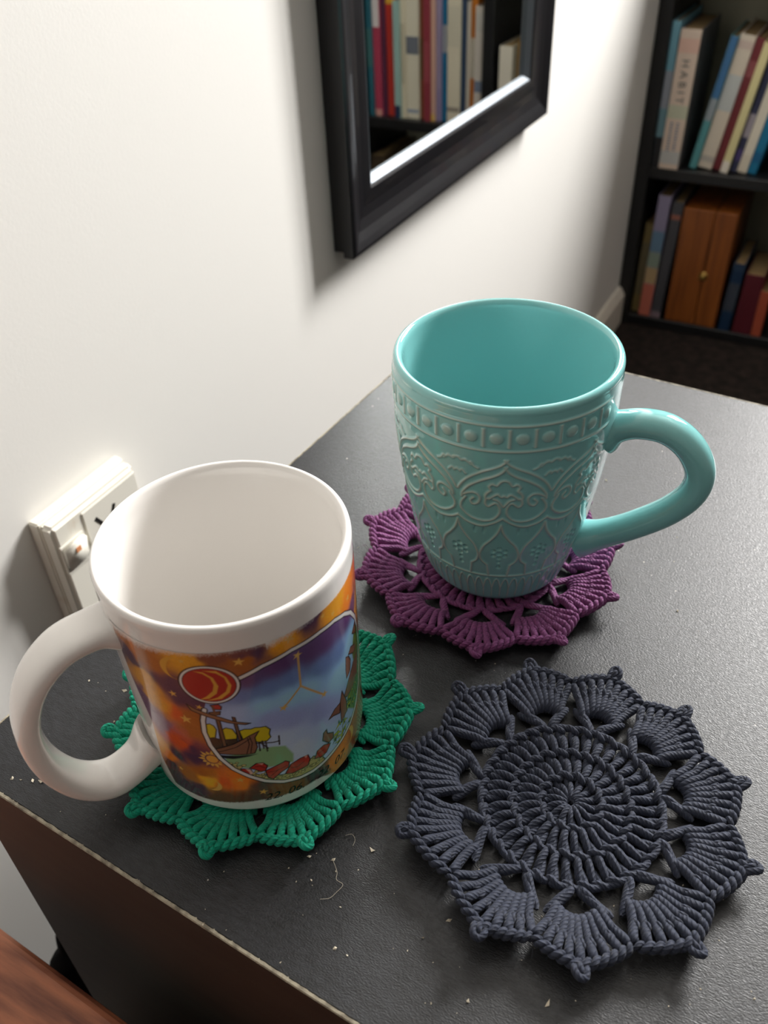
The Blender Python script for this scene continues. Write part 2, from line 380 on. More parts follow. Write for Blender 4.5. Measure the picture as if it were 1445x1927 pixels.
# ------------------------------------------------------------------ bookcase along the far wall
BW = .607
BC = tag(empty('bookcase', (0.001, YB, FLOOR)), 'low black open bookcase with two bays in the room corner', 'bookcase')
SH1, SH2 = -.2445, .095           # shelf tops, first bay (world z)
SHB = -.211                        # shelf top of the second bay
def bc(name, x0, x1, y0, y1, z0, z1, m): return box(name, x0, x1, y0, y1, z0-FLOOR, z1-FLOOR, m, BC, .001, 1)
TOPZ = .36; BD = FARY-YB-.01
bc('side_panel', 0, .024, 0, BD, FLOOR, TOPZ, M['shelf']); bc('side_panel', BW-.022, BW, 0, BD, FLOOR, TOPZ, M['shelf'])
bc('divider', .299, .320, 0, BD-.006, FLOOR, TOPZ-.0185, M['shelf'])
bc('back_board', .0245, BW-.0225, BD-.005, BD, FLOOR, TOPZ-.0185, M['shelf_back'])
bc('top_board', .0245, BW-.0225, 0, BD-.006, TOPZ-.018, TOPZ, M['shelf'])
for x0, x1, zs in ((.0245, .2985, (FLOOR+.02, SH1, SH2)), (.3205, BW-.0225, (FLOOR+.02, SHB, SH2+.02))):
    for z in zs: bc('shelf', x0, x1, .002, BD-.006, z-.019, z, M['shelf'])

MATS = {}
def cmat(c, rough=.45):
    if c not in MATS: MATS[c] = mat('cover_%d' % len(MATS), c, rough, bump=(200, .08, .001))
    return MATS[c]
def book(xc, th, h, dep, z0, lean, cover, bands, label, group, yin=.012, board=None, marks=None):
    """xc: left edge of the spine at the bottom (world x); bands: (z0,z1 as parts of the height, colour) on the spine"""
    o = tag(empty('book', (xc, YB+yin, z0+.0004+th*math.sin(math.radians(lean))), (0, math.radians(lean), 0)), label, 'book', group)
    m = cmat(cover); mb = cmat(board or cover)
    b = .0016
    bmc = bmesh.new()
    for a in ((0, th, 0, b*1.2, 0, h),):
        t = box_bm(*a, .0007, 2); me = bpy.data.meshes.new('x'); t.to_mesh(me); t.free(); bmc.from_mesh(me); bpy.data.meshes.remove(me)
    bm_obj('spine', bmc, m, o)
    box('cover_board', 0, b, b*1.25, dep, 0, h, mb, o); box('cover_board', th-b, th, b*1.25, dep, 0, h, mb, o)
    box('page_block', b*1.05, th-b*1.05, b*1.3, dep-.003, .002, h-.003, M['pages'], o)
    for (a, c, col) in bands:
        box('spine_band', .0004, th-.0004, -.0003, .0006, a*h+.0004, c*h-.0004, cmat(col), o)
    return o
def spine_text(o, s, th, h, z_top, size, col, xoff=None):
    """lettering reading downwards on the spine"""
    v, f = text_tris(s, size); ww = v[:, 1].max()
    xo = (th-ww)/2 if xoff is None else xoff
    V = np.stack([xo+v[:, 1], np.full(len(v), -.0006), z_top*h-v[:, 0]], 1)
    return mesh_obj('spine_lettering', V, f, cmat(col), o, False)
def X(u, v_): return on_plane([(u, v_)], 1, YB+.012)[0][0]
G1, G2, G3, G4 = 'books on the upper shelf of the first bay', 'books on the lower shelf of the first bay', 'books on the upper shelf of the second bay', 'books on the lower shelf of the second bay'
BASE = FLOOR+.02
# upper shelf, first bay
book(.0257, .0132, .232, .16, SH1, 0, (122, 180, 200), [(.0, .22, (34, 34, 38)), (.22, .42, (120, 160, 172)), (.42, .68, (160, 166, 178))], 'slim pale blue paperback against the bookcase side panel', G1, .008)
hb = book(.0400, .0335, .2225, .15, SH1, .6, (226, 206, 188), [(.84, .94, (228, 190, 172)), (.38, .48, (204, 206, 180)), (.04, .14, (200, 200, 196))], 'thick cream paperback with HABIT lettered down its spine', G1, .001, board=(96, 92, 96))
spine_text(hb, 'H A B I T', .0335, .2225, .80, .0175, (62, 68, 64))
for k in range(2):                                   # two lines of tiny unreadable blue print
    z = .36
    rng = random.Random(5+k)
    while z > .16-.02*k:
        l = rng.uniform(.007, .014); box('spine_print', .0085+.0105*(1-k), .0125+.0105*(1-k), -.0005, .0003, (z-l)*.2175, z*.2175, cmat((104, 122, 150)), hb); z -= l+.010
LEAN = 8.0
lean_books = [(.0125, .214, (84, 152, 156), [(.55, 1, (58, 112, 160)), (.38, .55, (150, 160, 166))], 'thin teal and blue paperback leaning beside the HABIT book'),
 (.0250, .215, (222, 210, 192), [(.9, .96, (210, 190, 178)), (.45, .72, (198, 202, 200)), (.05, .1, (190, 182, 172))], 'cream paperback with faded spine leaning next to a maroon book'),
 (.0140, .212, (112, 32, 40), [(.72, .84, (140, 72, 76))], 'maroon hardback leaning between two cream books'),
 (.0130, .208, (226, 216, 160), [(0, .1, (236, 228, 214))], 'thin pale yellow paperback leaning after the maroon hardback'),
 (.0120, .196, (52, 56, 88), [(.3, .5, (176, 168, 180)), (.1, .2, (84, 70, 130))], 'thin navy and lilac paperback leaning on the upper shelf'),
 (.0160, .204, (224, 214, 194), [(.15, .9, (232, 224, 206))], 'ivory paperback leaning against a bright blue book'),
 (.0150, .190, (12, 116, 156), [(.1, .2, (10, 96, 140))], 'bright blue paperback leaning at the end of the slanted row')]
x = .0895
for th, h, c, bands, lab in lean_books:
    book(x, th, h, .14, SH1, LEAN, c, bands, lab, G1, .014+.006*(len(lab) % 3)); x += th/math.cos(math.radians(LEAN))+.0008
book(.2395, .0140, .202, .14, SH1, 0, (190, 200, 202), [(.5, .95, (214, 208, 204)), (.9, 1, (92, 150, 170))], 'slim pale grey and blue paperback beside a tan book', G1, .02)
book(.2545, .0090, .182, .13, SH1, 0, (172, 132, 70), [], 'slim tan paperback beside a white paperback near the divider', G1, .03)
book(.2645, .0250, .178, .15, SH1, 0, (222, 214, 198), [(.1, .2, (214, 170, 176))], 'thick white paperback right against the bookcase divider', G1, .006, board=(150, 144, 130))
# lower shelf, first bay; covers picked dark, with the shelf's shade in them
book(.0270, .0150, .178, .15, BASE, 1, (134, 116, 70), [(.2, .8, (120, 108, 78))], 'thin olive tan book in the bottom corner of the bookcase', G2, .02)
book(.0445, .0225, .238, .165, BASE, 1, (150, 142, 172), [(.55, .72, (104, 136, 164)), (.42, .55, (140, 156, 142)), (.28, .42, (186, 160, 120)), (0, .28, (198, 112, 94))], 'tall pastel rainbow book fading from lavender to peach', G2, .008)
book(.0690, .0180, .230, .165, BASE, 2, (74, 74, 80), [(.86, .9, (160, 100, 84)), (0, .06, (140, 120, 130))], 'dark grey hardback between the pastel book and wooden box', G2, .006)
bx = tag(empty('wooden_box', (.0970, YB+.006, BASE+.0004)), 'orange brown wooden case with brass clasp on the lower shelf', 'box')
mw = mat('honey_wood', (156, 88, 34), .4, noise=((112, 58, 22), (120, 60, 8), .3, .75))
box('case_half', 0, .056, 0, .165, 0, .222, mw, bx, .002); box('case_half', .0575, .096, 0, .165, 0, .222, mw, bx, .002)
box('hinge_strip', .0559, .0576, .003, .162, .002, .220, cmat((60, 30, 14)), bx)
bmk = bmesh.new(); bmesh.ops.create_cone(bmk, cap_ends=True, segments=24, radius1=.0088, radius2=.0064, depth=.004, matrix=Matrix.Translation((.0568, -.0018, .100))@Matrix.Rotation(math.radians(90), 4, 'X'))
bm_obj('clasp', bmk, M['brass'], bx)
bmk = bmesh.new(); bmesh.ops.create_icosphere(bmk, subdivisions=2, radius=.0042, matrix=Matrix.Translation((.0568, -.0045, .101))); bm_obj('clasp_knob', bmk, M['brass'], bx, True)
nv = book(.2000, .0200, .135, .13, BASE, 1.5, (18, 46, 76), [(.3, .72, (60, 66, 78)), (.9, .97, (40, 60, 84))], 'navy hardback with a grey lettered spine panel beside the wooden box', G2, .004)
book(.2260, .0330, .118, .12, BASE, 1, (88, 24, 36), [], 'short wide dark red book on the lower shelf', G2, .006)
book(.2605, .0170, .090, .12, BASE, 0, (168, 78, 54), [], 'short orange book against the divider on the lower shelf', G2, .006)
book(.2785, .0180, .240, .12, BASE, 0, (24, 24, 26), [], 'tall black book against the divider on the lower shelf', G2, .03)
# upper shelf, second bay (seen in the mirror); x runs from the divider outwards
row = [(.0185, .205, (206, 196, 186), [(.3, .4, (120, 130, 150)), (.8, .95, (196, 190, 182))], 'white paperback first after the divider in the second bay'),
 (.0120, .216, (204, 120, 36), [(.38, .7, (214, 206, 190))], 'orange and white striped paperback second after the divider'),
 (.0060, .210, (206, 196, 182), [], 'slim ivory paperback beside the orange striped book'),
 (.0080, .225, (44, 64, 92), [], 'slim dark blue paperback beside a thick cream book'),
 (.0260, .226, (216, 206, 184), [(.1, .14, (150, 140, 130)), (.6, .9, (204, 196, 176))], 'thick cream paperback beside a bright blue spine'),
 (.0145, .236, (18, 122, 172), [(.52, .72, (176, 180, 190))], 'bright blue paperback with a pale grey centre panel'),
 (.0110, .236, (150, 136, 164), [(.0, .25, (140, 126, 160))], 'slim lavender paperback beside the bright blue one'),
 (.0080, .238, (206, 164, 146), [(0, .06, (214, 176, 90))], 'slim peach paperback beside a crimson book'),
 (.0130, .236, (142, 54, 66), [(.3, .6, (156, 70, 80))], 'crimson paperback beside a rust coloured book'),
 (.0120, .240, (150, 84, 52), [(.3, .6, (120, 86, 48))], 'rust brown paperback beside a thick white book'),
 (.0270, .224, (220, 212, 192), [(.52, .66, (112, 116, 126)), (.05, .08, (150, 160, 180))], 'thick white paperback with a small grey title panel'),
 (.0090, .212, (214, 204, 180), [(.3, .8, (190, 180, 158))], 'slim cream paperback beside a pale aqua one'),
 (.0130, .206, (154, 184, 178), [(0, .12, (36, 52, 84))], 'pale aqua paperback with a navy foot on its spine'),
 (.0195, .216, (208, 62, 50), [(.92, 1, (230, 176, 60))], 'bright red paperback with a yellow band at the top'),
 (.0090, .212, (92, 44, 70), [], 'slim plum paperback beside the bright red book'),
 (.0150, .222, (176, 62, 88), [(.72, .98, (216, 206, 206)), (0, .06, (206, 150, 140))], 'pink magenta paperback with a white upper spine'),
 (.0110, .225, (38, 96, 112), [(.4, .7, (66, 110, 112))], 'dark teal paperback beside the pink magenta book')]
x = .3215
for k, (th, h, c, bands, lab) in enumerate(row):
    book(x, th, h, .14, SHB, 0, c, bands, lab, G3, .010+.004*((k*7) % 4)); x += th+.0009
for xx, th, h, c, lab in ((.330, .03, .22, (28, 28, 32), 'thick black book on the lower shelf past the divider'), (.420, .035, .19, (60, 54, 50), 'brown black book on the lower shelf of the second bay'),
                          (.512, .026, .212, (206, 200, 188), 'pale grey book on the lower shelf of the second bay'), (.545, .03, .24, (70, 58, 44), 'tall dark brown book on the lower shelf of the second bay')):
    book(xx, th, h, .15, BASE, 0, c, [], lab, G4, .02)

# ------------------------------------------------------------------ painting helpers (2-D shapes on an unrolled surface, colours per vertex)
def seg_dist(px, py, poly, closed):
    d = np.full(px.shape, 1e9)
    n = len(poly)
    for i in range(n if closed else n-1):
        a = poly[i]; b = poly[(i+1) % n]; e = b-a; L2 = e@e+1e-15
        t = np.clip(((px-a[0])*e[0]+(py-a[1])*e[1])/L2, 0, 1)
        d = np.minimum(d, np.hypot(px-a[0]-t*e[0], py-a[1]-t*e[1]))
    return d
def inside(px, py, poly):
    r = np.zeros(px.shape, bool); n = len(poly); j = n-1
    for i in range(n):
        xi, yi = poly[i]; xj, yj = poly[j]
        c = (yi > py) != (yj > py)
        r ^= c & (px < (xj-xi)*(py-yi)/(yj-yi+1e-15)+xi); j = i
    return r
class Canvas:
    def __init__(s, S, Z, base): s.S, s.Z = S, Z; s.C = np.empty(S.shape+(3,)); s.C[:] = lin(base); s.aa = .12
    def _win(s, poly, pad):
        lo = poly.min(0)-pad; hi = poly.max(0)+pad
        i = np.where((s.S[:, 0] >= lo[0]) & (s.S[:, 0] <= hi[0]))[0]; j = np.where((s.Z[0] >= lo[1]) & (s.Z[0] <= hi[1]))[0]
        if len(i) == 0 or len(j) == 0: return None
        return slice(i[0], i[-1]+1), slice(j[0], j[-1]+1)
    def mix(s, w, a, col): s.C[w] = s.C[w]*(1-a[..., None])+lin(col)*a[..., None]
    def fill(s, poly, col, alpha=1., soft=None, outline=None, ow=.42):
        poly = np.array(poly); sf = soft or s.aa; w = s._win(poly, sf+.6)
        if w is None: return
        px, py = s.S[w], s.Z[w]; d = seg_dist(px, py, poly, True); d = np.where(inside(px, py, poly), -d, d)
        s.mix(w, np.clip(.5-d/(2*sf), 0, 1)*alpha, col)
        if outline is not None: s.mix(w, np.clip((ow/2+s.aa-np.abs(d))/(2*s.aa), 0, 1), outline)
    def line(s, poly, width, col, closed=False, alpha=1.):
        poly = np.array(poly); w = s._win(poly, width+.6)
        if w is None: return
        d = seg_dist(s.S[w], s.Z[w], poly, closed); s.mix(w, np.clip((width/2+s.aa-d)/(2*s.aa), 0, 1)*alpha, col)
def paint_attr(o, colors):
    a = o.data.color_attributes.new('paint', 'FLOAT_COLOR', 'POINT')
    c = np.ones((len(o.data.vertices), 4), np.float32); c[:, :3] = colors.reshape(-1, 3)
    a.data.foreach_set('color', c.ravel())
def vnoise(x, y, seed):
    rng = np.random.default_rng(seed); T = rng.random((64, 64))
    xi = np.floor(x).astype(int); yi = np.floor(y).astype(int); fx = x-xi; fy = y-yi
    fx = fx*fx*(3-2*fx); fy = fy*fy*(3-2*fy); g = lambda i, j: T[i % 64, j % 64]
    return (g(xi, yi)*(1-fx)+g(xi+1, yi)*fx)*(1-fy)+(g(xi, yi+1)*(1-fx)+g(xi+1, yi+1)*fx)*fy

# ------------------------------------------------------------------ white mug with the printed scene
WC = np.array([.2251, .1570]); WZ0, WZ1 = .0043, .1003
WR = lambda z: np.interp(z, [WZ0, WZ0+.0012, WZ0+.004, WZ0+.010, .05, .09, WZ1], [.0368, .0386, .0399, .0404, .0408, .0413, .0413])
wm = tag(empty('mug', (WC[0], WC[1], WZ0)), 'white ceramic mug printed with a ship and starry orange sky on green coaster', 'mug')
zs = np.concatenate([np.linspace(WZ0, WZ0+.012, 12), np.linspace(WZ0+.016, WZ1-.004, 24)])
prof = [(.0001, WZ0+.003), (.031, WZ0+.003), (.0325, WZ0+.0006), (.0345, WZ0)]+[(float(WR(z)), float(z)) for z in zs]
prof += [(.0414, WZ1-.002), (.0411, WZ1-.0006), (.0403, WZ1), (.0393, WZ1-.0004), (.0385, WZ1-.0016), (.0381, WZ1-.005), (.0376, .06), (.0366, .02), (.0345, .0135), (.030, .0108), (.015, .0100), (.0001, .0099)]
prof = [(r, z-WZ0) for r, z in prof]
v, f = lathe(prof, 128); mesh_obj('mug_body', v, f, M['white_glaze'], wm)
az = math.radians(-121.5)
hp = [(.0380, .0815), (.047, .0830), (.0580, .0805), (.0685, .0705), (.0745, .0545), (.0740, .0360), (.0675, .0200), (.0575, .0125), (.0470, .0155), (.0375, .0245)]
P = catmull([(r*math.cos(az), r*math.sin(az), z-WZ0) for r, z in hp], 64); t = np.linspace(0, 1, 64)
fl = np.exp(-(t/.06)**2)+np.exp(-((1-t)/.06)**2)
v, f = tube(P, .0042+.0025*fl, .0082+.0018*fl, 28, 2.6); mesh_obj('mug_handle', v, f, M['white_glaze'], wm)

UW = lambda pts: (lambda q: np.stack([np.radians(q[:, 0])*40.4, q[:, 1]*1000], 1))(on_revolve(pts, WC, WR))
TH0, TH1 = math.radians(-113), math.radians(150)
nu, nv_ = 780, 350
th = np.linspace(TH0, TH1, nu); zz = np.linspace(WZ0+.0035, .0905, nv_)
TT, ZZ = np.meshgrid(th, zz, indexing='ij'); S = TT*40.4; Zm = ZZ*1000
cv = Canvas(S, Zm, (243, 240, 236))
A = lambda *p: [(220+x/5.16, 1180+y/5.16) for x, y in p]
B_ = lambda *p: [(440+x/5.558, 1120+y/5.558) for x, y in p]
C_ = lambda *p: [(340+x/4.014, 1340+y/4.014) for x, y in p]
# cloudy sky colours sampled across the band
PUR, DPU, ORA, AMB, BRN, DBR, RED = (112, 76, 104), (78, 48, 72), (226, 124, 34), (214, 150, 40), (160, 92, 30), (96, 56, 40), (206, 84, 30)
samples = [(A((40, 90), (120, 170)), BRN), (A((70, 200), (150, 300)), DPU), (A((250, 250), (330, 330)), BRN), (A((600, 300), (700, 320)), AMB), (A((880, 290), (1000, 300)), (120, 66, 50)),
 (A((1150, 320), (1250, 330)), BRN), (A((230, 420), (270, 520)), AMB), (A((420, 520), (520, 560)), DPU), (A((330, 640), (440, 760)), AMB), (A((560, 820),), RED), (A((650, 700), (760, 720)), DPU),
 (A((250, 640), (300, 760)), PUR), (A((400, 880), (450, 960)), (140, 110, 130)), (A((740, 900), (760, 1000)), BRN), (A((560, 1060), (640, 1130)), RED), (A((400, 1080), (430, 1160)), AMB),
 (A((520, 1250),), ORA), (A((590, 1240), (560, 1330)), DPU), (A((720, 1180), (760, 1260)), DPU), (A((700, 1420), (820, 1420)), BRN), (A((880, 1490),), (232, 164, 30)), (A((1080, 1500),), RED), (A((780, 1560),), DPU), (A((640, 1480),), DPU),
 (C_((420, 520), (480, 540)), ORA), (C_((300, 640), (450, 650)), DBR), (C_((600, 560), (560, 640)), (84, 58, 52)), (C_((800, 560), (900, 530)), (122, 76, 40)), (C_((1000, 480), (1080, 440)), (74, 58, 62)), (C_((1150, 380), (1210, 330)), ORA), (C_((1290, 260), (1320, 160)), (150, 90, 60)),
 (B_((60, 640), (240, 600)), DPU), (B_((480, 500), (620, 430)), (222, 150, 36)), (B_((760, 300), (850, 240)), DPU), (B_((980, 170), (1060, 90)), (226, 150, 40)), (B_((1180, 60),), ORA), (B_((1230, 110),), PUR), (B_((1270, 60),), AMB)]
num = np.zeros(S.shape+(3,)); den = np.zeros(S.shape)
rng = np.random.default_rng(3)
wob = (vnoise(S*.35, Zm*.35, 1)-.5)*2.6; wob2 = (vnoise(S*.35+9, Zm*.35+5, 2)-.5)*2.6
anchors = [(q, c) for pts, c in samples for q in UW(pts)]
smax = max(q[0] for q, c in anchors)
back = [(np.array([smax+6+rng.random()*62, 14+rng.random()*70]), [PUR, DPU, ORA, AMB, BRN, RED][rng.integers(6)]) for _ in range(46)]
for q, c in anchors+back:
    ww = 1/(((S+wob-q[0])**2+(Zm+wob2-q[1])**2)+3.0)**2.2; num += ww[..., None]*lin(c); den += ww
cv.C = num/den[..., None]
gr = 1.14+.30*(.5*vnoise(S*2.3+Zm*1.4, Zm*1.2-S*.5, 4)+.5*vnoise(S*6, Zm*6, 5)); cv.C *= gr[..., None]
GOLD, INK, WHT = (232, 178, 84), (26, 18, 20), (232, 230, 226)
def star(c, r, rot=0., col=GOLD):
    c = np.array(c); cv.fill([c+r*(1 if k % 2 == 0 else .4)*np.array([math.sin(rot+k*math.pi/5), math.cos(rot+k*math.pi/5)]) for k in range(10)], col)
def crescent(c, r, ang, width, col=GOLD):
    c = np.array(c); d = np.array([math.cos(ang), math.sin(ang)]); n = np.array([-d[1], d[0]])
    o = [c+r*(d*math.cos(a)+n*math.sin(a)) for a in np.linspace(-1.75, 1.75, 26)]
    i = [c-d*width*.2+(r*.98)*(d*(math.cos(a)*(1-width)+0*a)+n*math.sin(a)) for a in np.linspace(1.75, -1.75, 26)]
    cv.fill(o+i, col)
one = lambda pt: UW([pt])[0]
for p, r, ro in ((A((1180, 335))[0], 1.9, .2), (A((545, 640))[0], 1.5, -.2), (A((670, 890))[0], 2.2, -.1), (A((800, 775))[0], 1.2, .3), (A((625, 1365))[0], 1.2, .2), (A((625, 330))[0], 1.0, 0), (A((1200, 1480))[0], 1.6, .2),
                 (C_((625, 598))[0], 1.6, .25), (B_((925, 215))[0], 1.2, .1), (B_((1030, 190))[0], 1.3, .5), (B_((575, 450))[0], 2.2, -.3), (B_((1185, 25))[0], 1.5, .1)):
    star(one(p), r, ro)
cv.aa = .14
crescent(one(A((570, 400))[0]), 5.0, math.radians(165), .38, (226, 166, 60)); crescent(one(A((935, 1530))[0]), 3.2, math.radians(-30), .5); crescent(one(C_((1255, 190))[0]), 4.5, math.radians(10), .4)
sc = one(A((925, 1280))[0])                         # small sun
for k in range(14):
    a = 2*math.pi*k/14+.1; d = np.array([math.cos(a), math.sin(a)]); n = np.array([-d[1], d[0]]); L0 = 2.5; L1 = 5.0 if k % 2 else 4.2
    cv.fill([sc+d*L0+n*.5, sc+d*(L0+.9)+n*.62, sc+d*L1, sc+d*(L0+.9)-n*.62, sc+d*L0-n*.5], GOLD)
th_ = np.linspace(0, 2*np.pi, 40, endpoint=False)
cv.fill(np.stack([sc[0]+2.0*np.cos(th_), sc[1]+2.0*np.sin(th_)], 1), (236, 172, 76))
# framed picture
med_pts = UW(A((895, 372), (1190, 500), (1130, 690), (890, 742), (650, 650), (592, 500), (700, 405)))
mc = (med_pts.max(0)+med_pts.min(0))/2; mr = (med_pts.max(0)-med_pts.min(0))/2
panel = UW(B_((60, 862), (300, 735), (600, 570), (900, 380), (1050, 262), (1150, 195), (1215, 178))+B_((1258, 225), (1280, 320))+B_((1295, 500), (1300, 700), (1298, 900), (1270, 1130), (1215, 1330), (1130, 1500))
           + C_((1085, 370), (1000, 440), (900, 492), (780, 520), (640, 515), (520, 480), (400, 425), (300, 345), (225, 250), (180, 150), (168, 60)) + A((850, 800),))
panel = np.vstack([panel, mc])
# right-hand edge of the panel runs past what the photo shows square on: keep it a smooth side
cv.fill(panel, (150, 180, 214))
pi_ = inside(S, Zm, panel)
skyp = [(B_((150, 900), (400, 760), (540, 700), (800, 600), (950, 500), (1150, 300)), (86, 56, 98)), (B_((100, 1050), (350, 980), (600, 860), (900, 760), (1120, 560)), (96, 118, 168)), (B_((300, 1150), (560, 1060), (800, 950), (1100, 820), (1190, 500)), (142, 186, 222)),
        (B_((620, 1300), (400, 1280), (900, 1250)), (140, 150, 196)), (B_((700, 1450), (560, 1500), (880, 1400)), (160, 178, 212)), (C_((900, 250), (800, 200)), (176, 190, 206)), (B_((100, 1230),), (150, 170, 206))]
num = np.zeros(S.shape+(3,)); den = np.zeros(S.shape)
for pts, c in skyp:
    for q in UW(pts):
        ww = 1/(((S-q[0])**2+(Zm-q[1])**2)+14)**2.4; num += ww[..., None]*lin(c); den += ww
sky = 1.42*num/den[..., None]*(.94+.12*vnoise(S*5, Zm*5, 8))[..., None]
cv.C[pi_] = sky[pi_]
clip = cv.C.copy()
def in_panel(draw):
    keep = cv.C.copy(); draw(); cv.C[~pi_] = keep[~pi_]
def poly(*args, **k): cv.fill(UW(args[0]), *args[1:], **k)
YEL, HULL, WOODC, GRN = (214, 194, 30), (142, 98, 74), (120, 84, 58), (146, 186, 134)
def scene_art():
    poly(C_((330, 330), (480, 300), (600, 270), (700, 255), (790, 250), (850, 310), (850, 370), (720, 400), (560, 430), (400, 400), (350, 370)), GRN, soft=.4)
    poly(C_((186, 90), (220, 85), (250, 100), (270, 130), (262, 200), (190, 200)), YEL, outline=INK)
    poly(C_((290, 140), (340, 115), (390, 125), (425, 170), (425, 215), (300, 210)), YEL, outline=INK)
    poly(C_((440, 140), (480, 125), (530, 125), (560, 112), (600, 112), (640, 105), (675, 125), (668, 160), (680, 185), (650, 215), (590, 222), (470, 200)), YEL, outline=INK)
    poly(C_((190, 195), (250, 190), (310, 205), (420, 200), (440, 230), (380, 250), (270, 275), (215, 240)), (70, 52, 38), outline=INK)
    for a, b in ((C_((262, 40), (290, 40), (350, 250), (320, 255))), (C_((388, 35), (410, 35), (462, 210), (440, 215)))) if False else ():
        pass
    poly(C_((262, 40), (292, 45), (350, 255), (322, 258)), WOODC, outline=INK); poly(C_((388, 32), (410, 38), (462, 205), (440, 215)), WOODC, outline=INK)
    poly(C_((255, 278), (400, 240), (520, 175), (590, 140), (560, 190), (580, 260), (560, 305), (500, 318), (380, 318), (290, 312)), HULL, outline=INK, ow=.4)
    for q in (C_((520, 185), (540, 230), (530, 305)), C_((505, 195), (518, 240), (500, 312)), C_((280, 300), (420, 262), (520, 200))): cv.line(UW(q), .3, INK)
    poly(C_((280, 318), (400, 325), (580, 312), (520, 330), (400, 350), (320, 345)), (36, 36, 40), soft=.3)
    for q in (C_((590, 225), (600, 290)), C_((615, 215), (628, 270)), C_((640, 215), (655, 290)), C_((600, 225), (660, 270)), C_((570, 232), (700, 225), (745, 215)), C_((740, 175), (745, 240))): cv.line(UW(q), .55, (58, 42, 34))
    # pebbles and red claws
    poly(C_((330, 370), (420, 400), (480, 440), (600, 470), (760, 470), (900, 430), (1000, 330), (1060, 330), (1090, 350), (1000, 440), (880, 500), (700, 520), (560, 500), (420, 430)), (198, 186, 116), outline=INK)
    rg = random.Random(2); pc = UW(C_((400, 390), (450, 410), (560, 470), (600, 490), (660, 500), (720, 500), (760, 490), (820, 485), (860, 470), (900, 450), (940, 430), (980, 400), (1010, 380), (1040, 360), (1060, 340), (580, 440), (620, 455), (930, 400), (960, 370), (1000, 340)))
    for q in pc:
        for _ in range(3):
            q2 = q+np.array([rg.uniform(-1.3, 1.3), rg.uniform(-.8, .8)]); r = rg.uniform(.45, .8)
            cv.fill(np.stack([q2[0]+r*1.2*np.cos(th_[::3]), q2[1]+r*.8*np.sin(th_[::3])], 1), (214, 204, 132), outline=INK, ow=.2)
    CL = (186, 56, 42)
    for q in (C_((520, 420), (570, 385), (620, 380), (655, 400), (640, 440), (600, 445), (560, 430)), C_((640, 440), (720, 400), (790, 365), (820, 372), (815, 410), (760, 450), (700, 500), (660, 490)),
              C_((790, 460), (830, 390), (900, 345), (960, 320), (975, 350), (960, 395), (900, 430), (840, 460)), C_((1010, 350), (1030, 290), (1080, 245), (1130, 230), (1100, 300), (1060, 335)), C_((430, 440), (470, 425), (530, 430), (545, 455), (520, 480))):
        poly(q, CL, outline=INK)
    poly(C_((490, 428), (525, 430), (548, 458), (525, 475), (520, 450)), (230, 190, 170)); poly(C_((580, 385), (625, 382), (615, 395)), (230, 170, 150)); poly(C_((930, 330), (955, 322), (945, 345)), (230, 160, 140))
    for q in (C_((660, 450), (720, 440), (800, 400)), C_((680, 480), (740, 430)), C_((830, 420), (880, 410), (930, 370)), C_((560, 410), (600, 405), (640, 420)), C_((1040, 310), (1080, 280))): cv.line(UW(q), .3, (90, 24, 20))
    # foliage and driftwood on the right
    poly(B_((1250, 300), (1300, 300), (1310, 700), (1300, 1000), (1250, 1180), (1180, 1180), (1180, 1080), (1220, 900), (1210, 800), (1250, 700), (1230, 600)), (118, 140, 60), soft=.3)
    LG = (206, 206, 50); rg = random.Random(7)
    base = UW(B_((1285, 380), (1280, 480), (1290, 620), (1250, 900), (1230, 980), (1270, 1020), (1200, 1080), (1240, 1100), (1190, 1140), (1150, 1300), (1200, 1310), (1100, 1340), (1160, 1380), (1080, 1430), (1130, 1440), (1060, 1500), (1100, 1520)))
    for q in base:
        for k in range(7):
            a = rg.uniform(0, 6.28); d = np.array([math.cos(a), math.sin(a)])*rg.uniform(1.4, 3.0); n = np.array([-d[1], d[0]])*.2
            cv.fill([q-n, q+d, q+n], LG if rg.random() > .25 else (64, 96, 44), outline=(50, 66, 20), ow=.16)
    BRW = (150, 100, 78)
    for q in (B_((1255, 270), (1270, 380), (1245, 400), (1228, 400)), B_((1190, 620), (1215, 540), (1260, 500), (1265, 560), (1240, 600)), B_((1165, 650), (1195, 635), (1215, 670), (1210, 780), (1175, 870), (1165, 780)),
              B_((1285, 560), (1290, 700), (1260, 900), (1180, 1060), (1145, 1070), (1190, 900), (1240, 700)), B_((1105, 1130), (1125, 1000), (1170, 1090), (1180, 1200), (1120, 1330), (1115, 1230)), B_((990, 1300), (1050, 1190), (1110, 1120), (1105, 1230), (1040, 1260)), B_((925, 1520), (935, 1440), (965, 1400), (975, 1440), (1035, 1430), (1040, 1480), (990, 1540))):
        poly(q, BRW, outline=INK)
in_panel(scene_art)
for wd_, col in ((2.2, INK), (1.3, WHT)): cv.line(panel[:-1], wd_, col)
